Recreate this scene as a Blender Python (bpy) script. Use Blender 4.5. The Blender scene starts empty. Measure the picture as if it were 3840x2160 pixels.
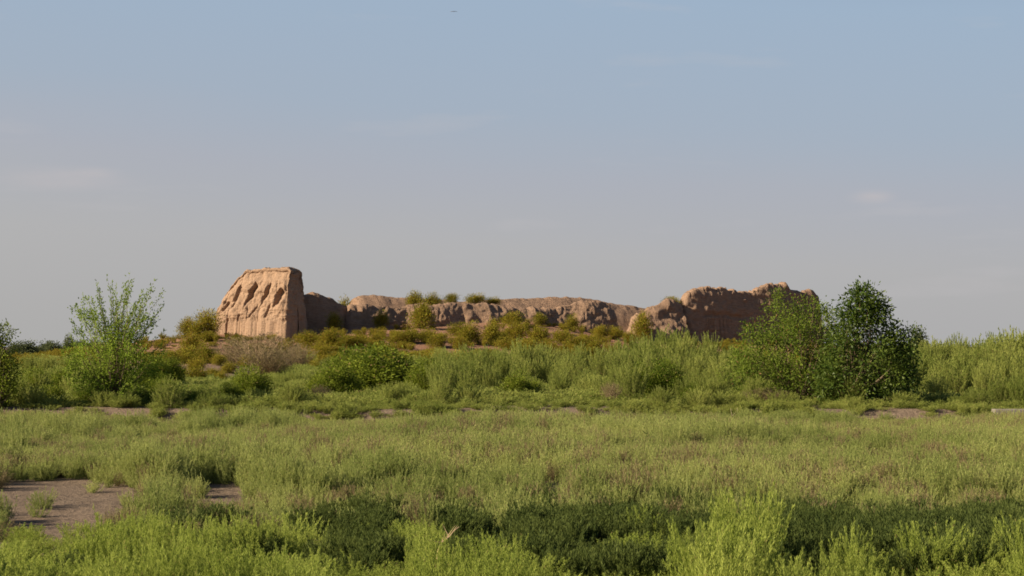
import bpy, math, random
import numpy as np
from mathutils import Vector

# ------------------------------------------------------------------ camera
CAMH, TH, F = 2.2, math.atan(220 / 6400.0), 6400.0      # focal length in px of a 3840 wide frame
S = bpy.context.scene
COL = S.collection
cam_d = bpy.data.cameras.new("camera")
cam_d.sensor_width = 36.0
cam_d.lens = 36.0 * F / 3840.0
cam_d.clip_start = 0.5
cam_d.clip_end = 9000
cam = bpy.data.objects.new("camera", cam_d)
COL.objects.link(cam)
cam.location = (0, 0, CAMH)
cam.rotation_euler = (math.pi / 2 + TH, 0, 0)
S.camera = cam

# ------------------------------------------------------------------ light
SUN_EL = math.radians(25.0)
SUN_H = Vector((-0.945, -0.327)).normalized()            # horizontal direction towards the sun
SUN_DIR = Vector((SUN_H.x * math.cos(SUN_EL), SUN_H.y * math.cos(SUN_EL), math.sin(SUN_EL)))
sun_d = bpy.data.lights.new("sun", 'SUN')
sun_d.energy = 5.0
sun_d.angle = math.radians(0.6)
sun_d.color = (1.0, 0.85, 0.63)
sun = bpy.data.objects.new("sun", sun_d)
COL.objects.link(sun)
sun.rotation_euler = SUN_DIR.to_track_quat('Z', 'Y').to_euler()

W = bpy.data.worlds.new("World")
S.world = W
W.use_nodes = True
nt = W.node_tree
nt.nodes.clear()
def N(nt, t, **kw):
    n = nt.nodes.new(t)
    for k, v in kw.items():
        setattr(n, k, v)
    return n
wo = N(nt, 'ShaderNodeOutputWorld')
sky = N(nt, 'ShaderNodeTexSky', sky_type='NISHITA')
sky.sun_disc = False
sky.sun_elevation = SUN_EL
sky.sun_rotation = math.atan2(SUN_H.x, SUN_H.y)
sky.dust_density = 3.0
sky.air_density = 1.2
bg1 = N(nt, 'ShaderNodeBackground'); bg1.inputs[1].default_value = 0.05
nt.links.new(sky.outputs[0], bg1.inputs[0])
# dusty evening veil: pale grey low down, turning blue with height, all round the horizon
geo = N(nt, 'ShaderNodeTexCoord')
sep = N(nt, 'ShaderNodeSeparateXYZ')
nt.links.new(geo.outputs['Generated'], sep.inputs[0])
nz = N(nt, 'ShaderNodeTexNoise'); nz.inputs['Scale'].default_value = 2.2; nz.inputs['Detail'].default_value = 3
mp = N(nt, 'ShaderNodeMapping'); mp.inputs['Scale'].default_value = (1, 1, 7)
nt.links.new(geo.outputs['Generated'], mp.inputs[0]); nt.links.new(mp.outputs[0], nz.inputs[0])
ma = N(nt, 'ShaderNodeMath', operation='MULTIPLY_ADD')   # z + x*0.10 (veil thins away from the sun) + noise
nt.links.new(sep.outputs[0], ma.inputs[0]); ma.inputs[1].default_value = 0.06
nt.links.new(sep.outputs[2], ma.inputs[2])
mb = N(nt, 'ShaderNodeMath', operation='MULTIPLY_ADD')
nt.links.new(nz.outputs[0], mb.inputs[0]); mb.inputs[1].default_value = 0.03
nt.links.new(ma.outputs[0], mb.inputs[2])
rp = N(nt, 'ShaderNodeValToRGB')
cr = rp.color_ramp
stops = [(0.0, (.430, .425, .420)), (.07, (.440, .438, .450)), (.115, (.405, .425, .485)), (.155, (.360, .428, .525)),
         (.22, (.335, .435, .565)), (.36, (.17, .25, .40)), (.70, (.05, .09, .18)), (1.0, (.03, .06, .13))]
stops = [(p, tuple(v * .53 for v in c)) for p, c in stops]
while len(cr.elements) < len(stops):
    cr.elements.new(0.5)
for e, (p, c) in zip(cr.elements, stops):
    e.position = p; e.color = c + (1,)
nt.links.new(mb.outputs[0], rp.inputs[0])
# faint cloud wisps
n2 = N(nt, 'ShaderNodeTexNoise'); n2.inputs['Scale'].default_value = 9; n2.inputs['Detail'].default_value = 6
mp2 = N(nt, 'ShaderNodeMapping'); mp2.inputs['Scale'].default_value = (1, 1, 6); mp2.inputs['Location'].default_value = (.3, .1, .4)
nt.links.new(geo.outputs['Generated'], mp2.inputs[0]); nt.links.new(mp2.outputs[0], n2.inputs[0])
mr = N(nt, 'ShaderNodeMapRange'); mr.inputs[1].default_value = .62; mr.inputs[2].default_value = .85; mr.inputs[3].default_value = 0; mr.inputs[4].default_value = .35
nt.links.new(n2.outputs[0], mr.inputs[0])
mc = N(nt, 'ShaderNodeMixRGB'); mc.inputs[2].default_value = (.283, .27, .28, 1)
nt.links.new(mr.outputs[0], mc.inputs[0]); nt.links.new(rp.outputs[0], mc.inputs[1])
prev = mc.outputs[0]
for x0_, z0_, sx_, sz_ in ((-.255, .0955, .034, .0065), (.206, .086, .012, .004), (-.235, .0990, .012, .003)):
    a_ = N(nt, 'ShaderNodeVectorMath', operation='SUBTRACT'); nt.links.new(geo.outputs['Generated'], a_.inputs[0]); a_.inputs[1].default_value = (x0_, .965, z0_)
    b_ = N(nt, 'ShaderNodeVectorMath', operation='MULTIPLY'); nt.links.new(a_.outputs[0], b_.inputs[0]); b_.inputs[1].default_value = (1 / sx_, 1, 1 / sz_)
    c_ = N(nt, 'ShaderNodeVectorMath', operation='LENGTH'); nt.links.new(b_.outputs[0], c_.inputs[0])
    d_ = N(nt, 'ShaderNodeMapRange', interpolation_type='SMOOTHSTEP'); nt.links.new(c_.outputs['Value'], d_.inputs[0])
    d_.inputs[1].default_value = 1.5; d_.inputs[2].default_value = 0.0; d_.inputs[3].default_value = 0; d_.inputs[4].default_value = 1
    e_ = N(nt, 'ShaderNodeMapRange'); nt.links.new(n2.outputs[0], e_.inputs[0]); e_.inputs[1].default_value = .38; e_.inputs[2].default_value = .62; e_.inputs[4].default_value = .55
    f_ = N(nt, 'ShaderNodeMath', operation='MULTIPLY'); nt.links.new(d_.outputs[0], f_.inputs[0]); nt.links.new(e_.outputs[0], f_.inputs[1])
    g_ = N(nt, 'ShaderNodeMixRGB'); g_.inputs[2].default_value = (.285, .262, .268, 1)
    nt.links.new(f_.outputs[0], g_.inputs[0]); nt.links.new(prev, g_.inputs[1]); prev = g_.outputs[0]
bg2 = N(nt, 'ShaderNodeBackground'); bg2.inputs[1].default_value = 1.0
nt.links.new(prev, bg2.inputs[0])
mx = N(nt, 'ShaderNodeMixShader'); mx.inputs[0].default_value = 0.90
nt.links.new(bg1.outputs[0], mx.inputs[1]); nt.links.new(bg2.outputs[0], mx.inputs[2])
nt.links.new(mx.outputs[0], wo.inputs[0])

vs = S.view_settings
vs.view_transform = 'Standard'
vs.look = 'None'
vs.exposure = 1.0
vs.gamma = 1.0
vs.use_curve_mapping = False
S.render.engine = 'CYCLES'
S.cycles.max_bounces = 6
S.cycles.transparent_max_bounces = 4

rng = np.random.default_rng(11)

# ------------------------------------------------------------------ noise
def _h(ix, iy, iz, seed):
    n = (ix.astype(np.int64) * 374761393 + iy.astype(np.int64) * 668265263 + iz.astype(np.int64) * 1274126177 + seed * 974634777) & 0xffffffff
    n = ((n ^ (n >> 13)) * 1274126177) & 0xffffffff
    return ((n ^ (n >> 16)) & 0xffff) / 65535.0
def vn(x, y, z=0.0, seed=0):
    x, y, z = np.broadcast_arrays(np.asarray(x, float), np.asarray(y, float), np.asarray(z, float))
    ix, iy, iz = np.floor(x), np.floor(y), np.floor(z)
    fx, fy, fz = x - ix, y - iy, z - iz
    fx, fy, fz = fx * fx * (3 - 2 * fx), fy * fy * (3 - 2 * fy), fz * fz * (3 - 2 * fz)
    r = 0
    for a in (0, 1):
        for b in (0, 1):
            for c in (0, 1):
                w = (fx if a else 1 - fx) * (fy if b else 1 - fy) * (fz if c else 1 - fz)
                r = r + w * _h(ix + a, iy + b, iz + c, seed)
    return r * 2 - 1
def fbm(x, y, z=0.0, oct=4, seed=0):
    r, a, t = 0, 1.0, 0
    for k in range(oct):
        f = 2.03 ** k
        r = r + a * vn(np.asarray(x) * f, np.asarray(y) * f, np.asarray(z) * f, seed + k)
        t += a; a *= .5
    return r / t
def sm(a, b, x):
    t = np.clip((np.asarray(x, float) - a) / (b - a), 0, 1)
    return t * t * (3 - 2 * t)

# ------------------------------------------------------------------ picture <-> place
def ray(px, py):
    u, v = (px - 1920) / F, (1080 - py) / F
    k = math.cos(TH) - v * math.sin(TH)
    return u / k, (math.sin(TH) + v * math.cos(TH)) / k
def at(px, py, D):
    a, b = ray(px, py)
    return a * D, D, CAMH + b * D
def X_of(px, D):
    return (px - 1920) / F * D * 1.001
def Z_of(py, D):
    return CAMH + ray(1920, py)[1] * D

# ------------------------------------------------------------------ terrain
WX0, WY0, WX1, WY1 = -18.6, 151.5, 32.5, 177.0           # line of the long ruin
def wallY(x):
    return np.interp(x, [-60, -26, WX0, WX1, 60], [150, 150, WY0, WY1, 185])
_rp = np.array([[-60, .2], [-42, .6], [-34, 1.9], [-30, 2.7], [-26, 3.0], [-19, 3.05], [-15, 3.5], [-12, 4.0], [-8, 4.2], [0, 4.4], [5, 4.3], [9, 3.7], [13, 2.9], [20, 2.6], [32, 2.3], [38, 1.4], [48, .5], [60, .2]])
def H(x, y):
    x = np.asarray(x, float); y = np.asarray(y, float)
    base = 0.10 * fbm(x * .12, y * .12, 0, 3, 3) + 0.04 * fbm(x * .7, y * .7, 0, 3, 5)
    lip = 51.4 + 0.9 * fbm(x * .16, y * 0, 1.7, 3, 9) - 0.02 * x
    base = base + 0.30 * sm(0, .9, y - lip) - 0.22 * sm(-2.6, -1.4, y - lip) * (1 - sm(-.5, .4, y - lip))
    base = base + 0.25 * sm(60, 95, y)
    wy = wallY(x)
    ridge = np.interp(x, _rp[:, 0], _rp[:, 1]) - .3
    t = y - wy
    prof = np.where(t < 0, np.clip(1 + t / 44.0, 0, 1) ** 1.35, 1 - sm(12, 45, t))
    rough = 1 + .10 * fbm(x * .15, y * .15, 3, 4, 21)
    z = base + ridge * prof * rough + prof * (.22 * fbm(x * .5, y * .5, 0, 4, 33) + .5 * fbm(x * .11, y * .11, 0, 2, 35)) * (t < -1)
    # raised bank of dry earth left of the mound
    z = z + 0.75 * np.exp(-((x + 17.5) / 5.5) ** 2 - ((y - 93) / 7.0) ** 2)
    # the near field dips just behind the verge
    z = z - 0.16 * sm(19.0, 21, y) * (1 - sm(23, 27, y)) + .05 * (1 - sm(16, 19.5, y))
    return z
def Hs(x, y):
    return float(H(np.array([x]), np.array([y]))[0])
def hit(px, py, lo=12.0, hi=185.0):
    """distance of the first ground point seen at a pixel"""
    D = np.linspace(lo, hi, 1400)
    a, b = ray(px, py)
    g = H(a * D, D) - (CAMH + b * D)
    k = np.argmax(g > 0)
    return float(D[k]) if g[k] > 0 else hi

def mesh_obj(name, V, Fc, mat, parent=None, smooth=False, tint=None, tris=False):
    me = bpy.data.meshes.new(name)
    V = np.asarray(V, np.float32); Fc = np.asarray(Fc, np.int32)
    n, k = Fc.shape
    me.vertices.add(len(V)); me.vertices.foreach_set('co', V.ravel())
    me.loops.add(n * k); me.loops.foreach_set('vertex_index', Fc.ravel())
    me.polygons.add(n)
    me.polygons.foreach_set('loop_start', np.arange(0, n * k, k, dtype=np.int32))
    try:
        me.polygons.foreach_set('loop_total', np.full(n, k, np.int32))
    except Exception:
        pass
    me.polygons.foreach_set('use_smooth', np.full(n, smooth))
    me.update(calc_edges=True)
    if tint is not None:
        at_ = me.attributes.new('tint', 'FLOAT', 'POINT')
        at_.data.foreach_set('value', np.asarray(tint, np.float32))
    me.materials.append(mat)
    o = bpy.data.objects.new(name, me)
    COL.objects.link(o)
    if parent is not None:
        o.parent = parent
    return o
def tag(o, label=None, cat=None, group=None, kind=None):
    for k, v in (('label', label), ('category', cat), ('group', group), ('kind', kind)):
        if v: o[k] = v
    return o
def empty(name, loc, rz=0.0, sc=(1, 1, 1)):
    o = bpy.data.objects.new(name, None)
    COL.objects.link(o)
    o.location = loc; o.rotation_euler = (0, 0, rz); o.scale = sc
    o.empty_display_size = .2
    return o

# ------------------------------------------------------------------ materials
def new_mat(name):
    m = bpy.data.materials.new(name); m.use_nodes = True
    m.node_tree.nodes.clear()
    return m, m.node_tree
def soil_mat(name, ca, cb, cc, bump=.25, strata=False, s=1.0, grass=None):
    m, t = new_mat(name)
    L = t.links.new
    out = N(t, 'ShaderNodeOutputMaterial'); b = N(t, 'ShaderNodeBsdfPrincipled')
    b.inputs['Roughness'].default_value = .95
    b.inputs['Specular IOR Level'].default_value = .12
    g = N(t, 'ShaderNodeNewGeometry')
    n1 = N(t, 'ShaderNodeTexNoise'); n1.inputs['Scale'].default_value = .35 * s; n1.inputs['Detail'].default_value = 8; n1.inputs['Roughness'].default_value = .65
    n2 = N(t, 'ShaderNodeTexNoise'); n2.inputs['Scale'].default_value = 3.5 * s; n2.inputs['Detail'].default_value = 8; n2.inputs['Roughness'].default_value = .7
    L(g.outputs['Position'], n1.inputs[0])
    if strata:
        mpp = N(t, 'ShaderNodeMapping'); mpp.inputs['Scale'].default_value = (.5, .5, 3.2)
        L(g.outputs['Position'], mpp.inputs[0]); L(mpp.outputs[0], n2.inputs[0])
    else:
        L(g.outputs['Position'], n2.inputs[0])
    r1 = N(t, 'ShaderNodeMapRange'); r1.inputs[1].default_value = .35; r1.inputs[2].default_value = .65
    L(n1.outputs[0], r1.inputs[0])
    m1 = N(t, 'ShaderNodeMixRGB'); m1.inputs[1].default_value = ca + (1,); m1.inputs[2].default_value = cb + (1,)
    L(r1.outputs[0], m1.inputs[0])
    r2 = N(t, 'ShaderNodeMapRange'); r2.inputs[1].default_value = .42; r2.inputs[2].default_value = .72
    L(n2.outputs[0], r2.inputs[0])
    m2 = N(t, 'ShaderNodeMixRGB'); m2.inputs[2].default_value = cc + (1,)
    L(r2.outputs[0], m2.inputs[0]); L(m1.outputs[0], m2.inputs[1])
    cf = m2.outputs[0]
    if grass:
        sp = N(t, 'ShaderNodeSeparateXYZ'); L(g.outputs['Position'], sp.inputs[0])
        r4 = N(t, 'ShaderNodeMapRange'); r4.inputs[1].default_value = .9; r4.inputs[2].default_value = 1.9; L(sp.outputs[2], r4.inputs[0])
        m4 = N(t, 'ShaderNodeMixRGB', blend_type='MIX'); m4.inputs[2].default_value = grass + (1,)
        L(r4.outputs[0], m4.inputs[0]); L(cf, m4.inputs[1]); cf = m4.outputs[0]
    L(cf, b.inputs['Base Color'])
    n3 = N(t, 'ShaderNodeTexNoise'); n3.inputs['Scale'].default_value = 7 * s; n3.inputs['Detail'].default_value = 6; n3.inputs['Roughness'].default_value = .7
    L(g.outputs['Position'], n3.inputs[0])
    ad = N(t, 'ShaderNodeMath', operation='ADD'); L(n2.outputs[0], ad.inputs[0]); L(n3.outputs[0], ad.inputs[1])
    bp = N(t, 'ShaderNodeBump'); bp.inputs['Strength'].default_value = .9; bp.inputs['Distance'].default_value = bump
    L(ad.outputs[0], bp.inputs['Height']); L(bp.outputs[0], b.inputs['Normal'])
    L(b.outputs[0], out.inputs[0])
    return m
def leaf_mat(name, ca, cb, trans=.45, dry=None, patch=.35, rough=.7, gloss=.12):
    """ca..cb by leaf and plant; patches of the field differ in tone"""
    m, t = new_mat(name)
    L = t.links.new
    out = N(t, 'ShaderNodeOutputMaterial')
    at_ = N(t, 'ShaderNodeAttribute', attribute_name='tint')
    oi = N(t, 'ShaderNodeObjectInfo')
    g = N(t, 'ShaderNodeNewGeometry')
    nn = N(t, 'ShaderNodeTexNoise'); nn.inputs['Scale'].default_value = .22; nn.inputs['Detail'].default_value = 4; L(g.outputs['Position'], nn.inputs[0])
    r = N(t, 'ShaderNodeMapRange'); r.inputs[1].default_value = .38; r.inputs[2].default_value = .62; L(nn.outputs[0], r.inputs[0])
    a1 = N(t, 'ShaderNodeMath', operation='MULTIPLY_ADD'); L(oi.outputs['Random'], a1.inputs[0]); a1.inputs[1].default_value = .35
    L(at_.outputs['Fac'], a1.inputs[2])
    a2 = N(t, 'ShaderNodeMath', operation='MULTIPLY_ADD'); L(r.outputs[0], a2.inputs[0]); a2.inputs[1].default_value = patch; L(a1.outputs[0], a2.inputs[2])
    a3 = N(t, 'ShaderNodeMath', operation='SUBTRACT'); a3.use_clamp = True; L(a2.outputs[0], a3.inputs[0]); a3.inputs[1].default_value = .17 + patch * .5
    mm = N(t, 'ShaderNodeMixRGB'); mm.inputs[1].default_value = ca + (1,); mm.inputs[2].default_value = cb + (1,)
    L(a3.outputs[0], mm.inputs[0])
    colr = mm.outputs[0]
    if dry:
        gt = N(t, 'ShaderNodeMath', operation='GREATER_THAN'); gt.inputs[1].default_value = 1.02; L(at_.outputs['Fac'], gt.inputs[0])
        md = N(t, 'ShaderNodeMixRGB'); md.inputs[2].default_value = dry + (1,)
        L(gt.outputs[0], md.inputs[0]); L(colr, md.inputs[1]); colr = md.outputs[0]
    b = N(t, 'ShaderNodeBsdfPrincipled'); b.inputs['Roughness'].default_value = rough; b.inputs['Specular IOR Level'].default_value = gloss
    tr = N(t, 'ShaderNodeBsdfTranslucent')
    L(colr, b.inputs['Base Color']); L(colr, tr.inputs[0])
    ms = N(t, 'ShaderNodeMixShader'); ms.inputs[0].default_value = trans
    L(b.outputs[0], ms.inputs[1]); L(tr.outputs[0], ms.inputs[2]); L(ms.outputs[0], out.inputs[0])
    return m
def flat_mat(name, c, rough=.9):
    m, t = new_mat(name)
    out = N(t, 'ShaderNodeOutputMaterial'); b = N(t, 'ShaderNodeBsdfPrincipled')
    b.inputs['Roughness'].default_value = rough; b.inputs['Specular IOR Level'].default_value = .2
    g = N(t, 'ShaderNodeNewGeometry'); nn = N(t, 'ShaderNodeTexNoise'); nn.inputs['Scale'].default_value = 9; nn.inputs['Detail'].default_value = 5
    t.links.new(g.outputs['Position'], nn.inputs[0])
    mm = N(t, 'ShaderNodeMixRGB'); mm.inputs[1].default_value = tuple(v * .7 for v in c) + (1,); mm.inputs[2].default_value = tuple(min(1, v * 1.25) for v in c) + (1,)
    t.links.new(nn.outputs[0], mm.inputs[0]); t.links.new(mm.outputs[0], b.inputs['Base Color'])
    t.links.new(b.outputs[0], out.inputs[0])
    return m
M_ground = soil_mat('soil', (.190, .138, .100), (.145, .108, .080), (.225, .170, .125), .06, grass=(.27, .15, .095))
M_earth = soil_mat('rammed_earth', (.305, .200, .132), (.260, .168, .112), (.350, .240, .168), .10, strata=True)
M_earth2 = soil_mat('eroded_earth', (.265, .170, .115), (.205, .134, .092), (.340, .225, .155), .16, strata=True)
M_conc = flat_mat('concrete', (.21, .19, .175))
M_bark = flat_mat('bark', (.14, .10, .065))
M_twig = flat_mat('dead_twig', (.33, .235, .15))
M_tam = leaf_mat('tamarisk_green', (.140, .185, .030), (.380, .405, .105), .45, dry=(.30, .20, .09))
M_weed = leaf_mat('field_weed', (.190, .235, .058), (.430, .450, .150), .45, patch=.5, dry=(.34, .25, .14))
M_fore = leaf_mat('verge_weed', (.150, .205, .024), (.430, .480, .110), .50, patch=.3, dry=(.33, .24, .10))
M_dark = leaf_mat('dark_and_shade_weed', (.040, .064, .015), (.135, .165, .040), .40)  # deep tone paints shade into the hollow plants; also colours one dark stem
M_slope = leaf_mat('slope_shrub', (.120, .125, .010), (.320, .270, .030), .4, dry=(.28, .14, .04))
M_wild = leaf_mat('wild_bush', (.073, .113, .011), (.232, .270, .030), .4, dry=(.30, .19, .09))
M_broad = leaf_mat('broad_leaf', (.046, .085, .011), (.125, .165, .026), .40, rough=.5, gloss=.25)
M_ltree = leaf_mat('slender_leaf', (.115, .185, .016), (.270, .350, .045), .45)
M_dry = leaf_mat('dry_brush', (.165, .130, .062), (.270, .215, .110), .3)
M_far = leaf_mat('far_tree', (.065, .085, .035), (.130, .150, .065), .35)  # leaf tone lightened so the colour carries the distance haze

# ------------------------------------------------------------------ ground
def axis(lo, hi, step, far, growth=1.25):
    a = list(np.arange(lo, hi + step, step))
    s = step; v = a[-1]
    while v < far:
        s *= growth; v += s; a.append(v)
    s = step; v = a[0]; b = []
    while v > -far:
        s *= growth; v -= s; b.append(v)
    return np.array(b[::-1] + a)
gx = axis(-52, 58, .38, 4000)
gy = np.concatenate([axis(10, 58, .22, 11)[0:0], np.arange(-60, 10, 2.5), np.arange(10, 60, .22), np.arange(60, 185, .36)])
s_, v_ = .5, gy[-1]; ext = []
while v_ < 6500:
    s_ *= 1.2; v_ += s_; ext.append(v_)
gy = np.concatenate([gy, ext])
GX, GY = np.meshgrid(gx, gy)
GZ = H(GX, GY)
GZ = np.where(GY > 60, GZ, GZ)
nx, ny = len(gx), len(gy)
idx = np.arange(nx * ny).reshape(ny, nx)
Q = np.stack([idx[:-1, :-1], idx[:-1, 1:], idx[1:, 1:], idx[1:, :-1]], -1).reshape(-1, 4)
ground = mesh_obj('ground', np.stack([GX, GY, GZ], -1).reshape(-1, 3), Q, M_ground, smooth=True)
tag(ground, kind='structure')

# ------------------------------------------------------------------ ruins
def ruin(name, p0, p1, tops, t_top, t_base, mat, label, cat='ruin', ns=260, nc=84, carve=None, big=.45, fine=.16, bury=1.2, seed=0,
         sharp=(.45, .30), base_z=None, lump=0.0, jag=.05, lean=0.0, endcut=6):
    p0 = np.array(p0, float); p1 = np.array(p1, float)
    L = np.linalg.norm(p1 - p0); d = (p1 - p0) / L
    nrm = np.array([d[1], -d[0]])
    if nrm[1] > 0: nrm = -nrm                                   # towards the viewer's side
    s = np.linspace(0, L, ns)
    phi = np.linspace(0, math.pi, nc)
    tops = np.array(tops, float)
    top = np.interp(s, tops[:, 0], tops[:, 1]) + jag * (vn(s * 1.9, seed * 3.1, 0, 5) + .6 * vn(s * 4.7, seed * 1.7, 0, 6))
    px = p0[0] + d[0] * s; py = p0[1] + d[1] * s
    bz = np.full(ns, base_z) if base_z is not None else np.minimum(H(px, py), H(px + nrm[0] * t_base, py + nrm[1] * t_base)) - bury
    hgt = top - bz
    pd = np.linspace(0, math.pi, 6000)
    qx = np.sign(np.cos(pd)) * np.abs(np.cos(pd)) ** sharp[0] * (t_base + t_top) / 4
    qz = np.abs(np.sin(pd)) ** sharp[1] * float(np.mean(hgt))
    al = np.concatenate([[0], np.cumsum(np.hypot(np.diff(qx), np.diff(qz)))])
    phi = np.interp(np.linspace(0, al[-1], nc), al, pd)
    ca, sa = np.cos(phi), np.sin(phi)
    off = np.sign(ca) * np.abs(ca) ** sharp[0]
    zz = np.abs(sa) ** sharp[1]
    rings = [(0, k) for k in np.linspace(.03, .95, endcut)] + [(i, 1.0) for i in range(ns)] + [(ns - 1, k) for k in np.linspace(.95, .03, endcut)]
    SI = np.array([r[0] for r in rings]); K = np.array([r[1] for r in rings])[:, None]
    z = bz[SI][:, None] + hgt[SI][:, None] * zz[None, :]
    T = t_base + (t_top - t_base) * zz[None, :] ** 1.5
    o = off[None, :] * T / 2 * K
    bulge = np.sqrt(np.clip(1 - K ** 2, 0, 1)) * .25 * np.where(SI[:, None] == 0, -1, 1) * (SI[:, None] % (ns - 1) == 0)
    S_ = s[SI][:, None] + bulge * np.ones_like(o)
    X = p0[0] + d[0] * S_ + nrm[0] * o; Y = p0[1] + d[1] * S_ + nrm[1] * o; Z = z
    # outward direction
    tx = np.gradient(off * (t_base + t_top) / 4); tz_ = np.gradient(zz * float(np.mean(hgt)))
    ln = np.hypot(tx, tz_) + 1e-6
    nh, nv = tz_ / ln, -tx / ln                                  # normal of the mean section
    ox = nrm[0] * nh[None, :]; oy = nrm[1] * nh[None, :]; oz = np.clip(nv, 0, 1)[None, :]
    sgn_front = nh
    ends = (SI[:, None] % (ns - 1) == 0) & (K < 1)
    sg = np.where(SI[:, None] == 0, -1.0, 1.0)
    ox = np.where(ends, ox * .3 + d[0] * sg * .8, ox); oy = np.where(ends, oy * .3 + d[1] * sg * .8, oy)
    dtop = .35 * ends * sm(.55, 1.0, (Z - bz[SI][:, None]) / hgt[SI][:, None])
    n_big = -dtop + fbm(X * .45, Y * .45, Z * .6, 3, 50 + seed) * big
    n_f = (fbm(X * 1.7, Y * 1.7, Z * 2.0, 4, 70 + seed) - 1.6 * np.clip(.22 - np.abs(vn(X * 1.1, Y * 1.1, Z * .8, 40 + seed)), 0, 1)) * fine
    strat = .07 * fbm(X * .15, Y * .15, Z * 5.5, 2, 90 + seed)
    dis = n_big + n_f + strat
    if lump:                                                    # slumped shoulders, each with a side turned to the left
        u = S_ / lump + .35 * fbm(S_ * .3, 0, 0, 2, 7 + seed)
        saw = (u - np.floor(u))
        dis = dis + np.where(saw < .3, saw / .3, 1 - (saw - .3) / .7) * .45 - .2
    if carve is not None:
        fr = np.clip(nh[None, :] * 1.6, 0, 1) * np.ones_like(o)
        dis = dis + carve(S_ / L, (Z - (bz[SI][:, None] + bury)) / (hgt[SI][:, None] - bury)) * fr
    X = X + ox * dis; Y = Y + oy * dis; Z = Z + oz * dis * .6
    Z = Z + np.clip(nv, 0, 1)[None, :] * .10 * fbm(X * 2.2, Y * 2.2, 0, 3, 31 + seed)
    # vertical lean of the face where wanted
    n, m = X.shape
    V = np.stack([X, Y, Z], -1).reshape(-1, 3)
    idx = np.arange(n * m).reshape(n, m)
    Fq = np.stack([idx[:-1, :-1], idx[:-1, 1:], idx[1:, 1:], idx[1:, :-1]], -1).reshape(-1, 4)
    ob = mesh_obj(name, V, Fq, mat, smooth=True)
    tag(ob, label, cat)
    return ob
def tops_px(p0, p1, pts):
    """pixel outline -> (distance along the wall, height) pairs"""
    p0 = np.array(p0, float); p1 = np.array(p1, float); L = np.linalg.norm(p1 - p0); d = (p1 - p0) / L
    out = []
    for x, y in pts:
        u = (x - 1920) / F * 1.001
        s = (u * p0[1] - p0[0]) / (d[0] - u * d[1])
        D = p0[1] + d[1] * s
        out.append((s, Z_of(y, D)))
    return sorted(out)

# the tower: a thick stub of rammed earth with a row of eroded flutes
TR = np.array([-19.55, 148.0]); TL = TR + np.array([-.875, .484]) * 7.7
nT = np.array([-.484, -.875])
tc0, tc1 = TL - nT * 1.35, TR - nT * 1.35
gul = [(.14, .60, .47), (.275, .70, .46), (.465, .70, .475), (.665, .69, .475), (.87, .62, .455)]
def tower_carve(u, v):
    r = np.zeros_like(u)
    for gu, vt, vb in gul:
        # a flute leans: its upper end lies further right than its lower end
        for (a, b, dep, w, sh) in ((vt + .07 + .03 * math.sin(gu * 31), vb - .02, .46 + .14 * math.sin(gu * 17), .027, .16),):
            m = sm(b - .07, b + .20, v) * (1 - sm(a - .05, a + .02, v))
            cx = gu - .045 + (v - b) * (.36 + .07 * math.sin(gu * 41)) + .008 * np.sin(v * 40 + gu * 20)
            wd = w * (.5 + .85 * sm(b, a - .05, v)) * (1 - .7 * sm(a - .10, a + .01, v)) * (1 + .25 * math.sin(gu * 53))
            q = (u - cx) / wd
            prof = np.where(q < 0, np.exp(-(q / .6) ** 2), np.exp(-(q / 1.5) ** 2))
            r = r - dep * m * prof
    r = r + .22 * sm(.62, .74, v) * (1 - sm(.80, .9, v)) - .10 * sm(.9, 1, v)
    r = r - .42 * sm(.6, 1.0, v) + .1
    for (cu, v0, v1, sl) in ((.50, .30, .46, .55), (.73, .30, .50, .18), (.33, .22, .34, .3), (.16, .1, .3, .2)):
        cx = cu + (v - v0) * sl
        r = r - .20 * sm(v0 - .03, v0 + .03, v) * (1 - sm(v1 - .03, v1 + .03, v)) * np.exp(-((u - cx) / .011) ** 2)
    return r * (1 - sm(.955, .99, u))
tz = lambda y: Z_of(y, 150)
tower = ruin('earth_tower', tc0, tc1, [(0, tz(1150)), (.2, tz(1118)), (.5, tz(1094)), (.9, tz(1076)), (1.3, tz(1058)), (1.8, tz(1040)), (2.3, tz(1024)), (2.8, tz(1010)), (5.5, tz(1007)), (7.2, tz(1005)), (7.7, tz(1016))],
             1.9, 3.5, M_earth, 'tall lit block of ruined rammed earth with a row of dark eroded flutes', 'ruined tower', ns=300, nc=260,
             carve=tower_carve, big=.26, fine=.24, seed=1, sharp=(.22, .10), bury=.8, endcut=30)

stub0, stub1 = (-18.9, 153.2), (-14.6, 155.3)
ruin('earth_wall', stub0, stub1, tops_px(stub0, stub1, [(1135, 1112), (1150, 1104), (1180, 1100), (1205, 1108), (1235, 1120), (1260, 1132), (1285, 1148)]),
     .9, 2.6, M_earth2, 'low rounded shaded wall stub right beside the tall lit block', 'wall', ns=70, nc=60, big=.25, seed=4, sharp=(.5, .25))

back0, back1 = (-15.0, 161.0), (13.5, 173.0)
ruin('earth_wall', back0, back1, tops_px(back0, back1, [(1300, 1150), (1325, 1118), (1345, 1107), (1400, 1105), (1430, 1109), (1480, 1114), (1560, 1118), (1650, 1124), (1730, 1130), (1830, 1124), (1900, 1121), (2000, 1119), (2080, 1115), (2150, 1113), (2200, 1118), (2250, 1128), (2300, 1139), (2360, 1147), (2420, 1158), (2440, 1180)]),
     3.0, 9.0, M_earth2, 'smooth low earth ridge along the skyline behind the crumbling wall', 'earth ridge', ns=300, nc=50, big=.12, fine=.08, seed=9, jag=.02, sharp=(.9, .55))

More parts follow.
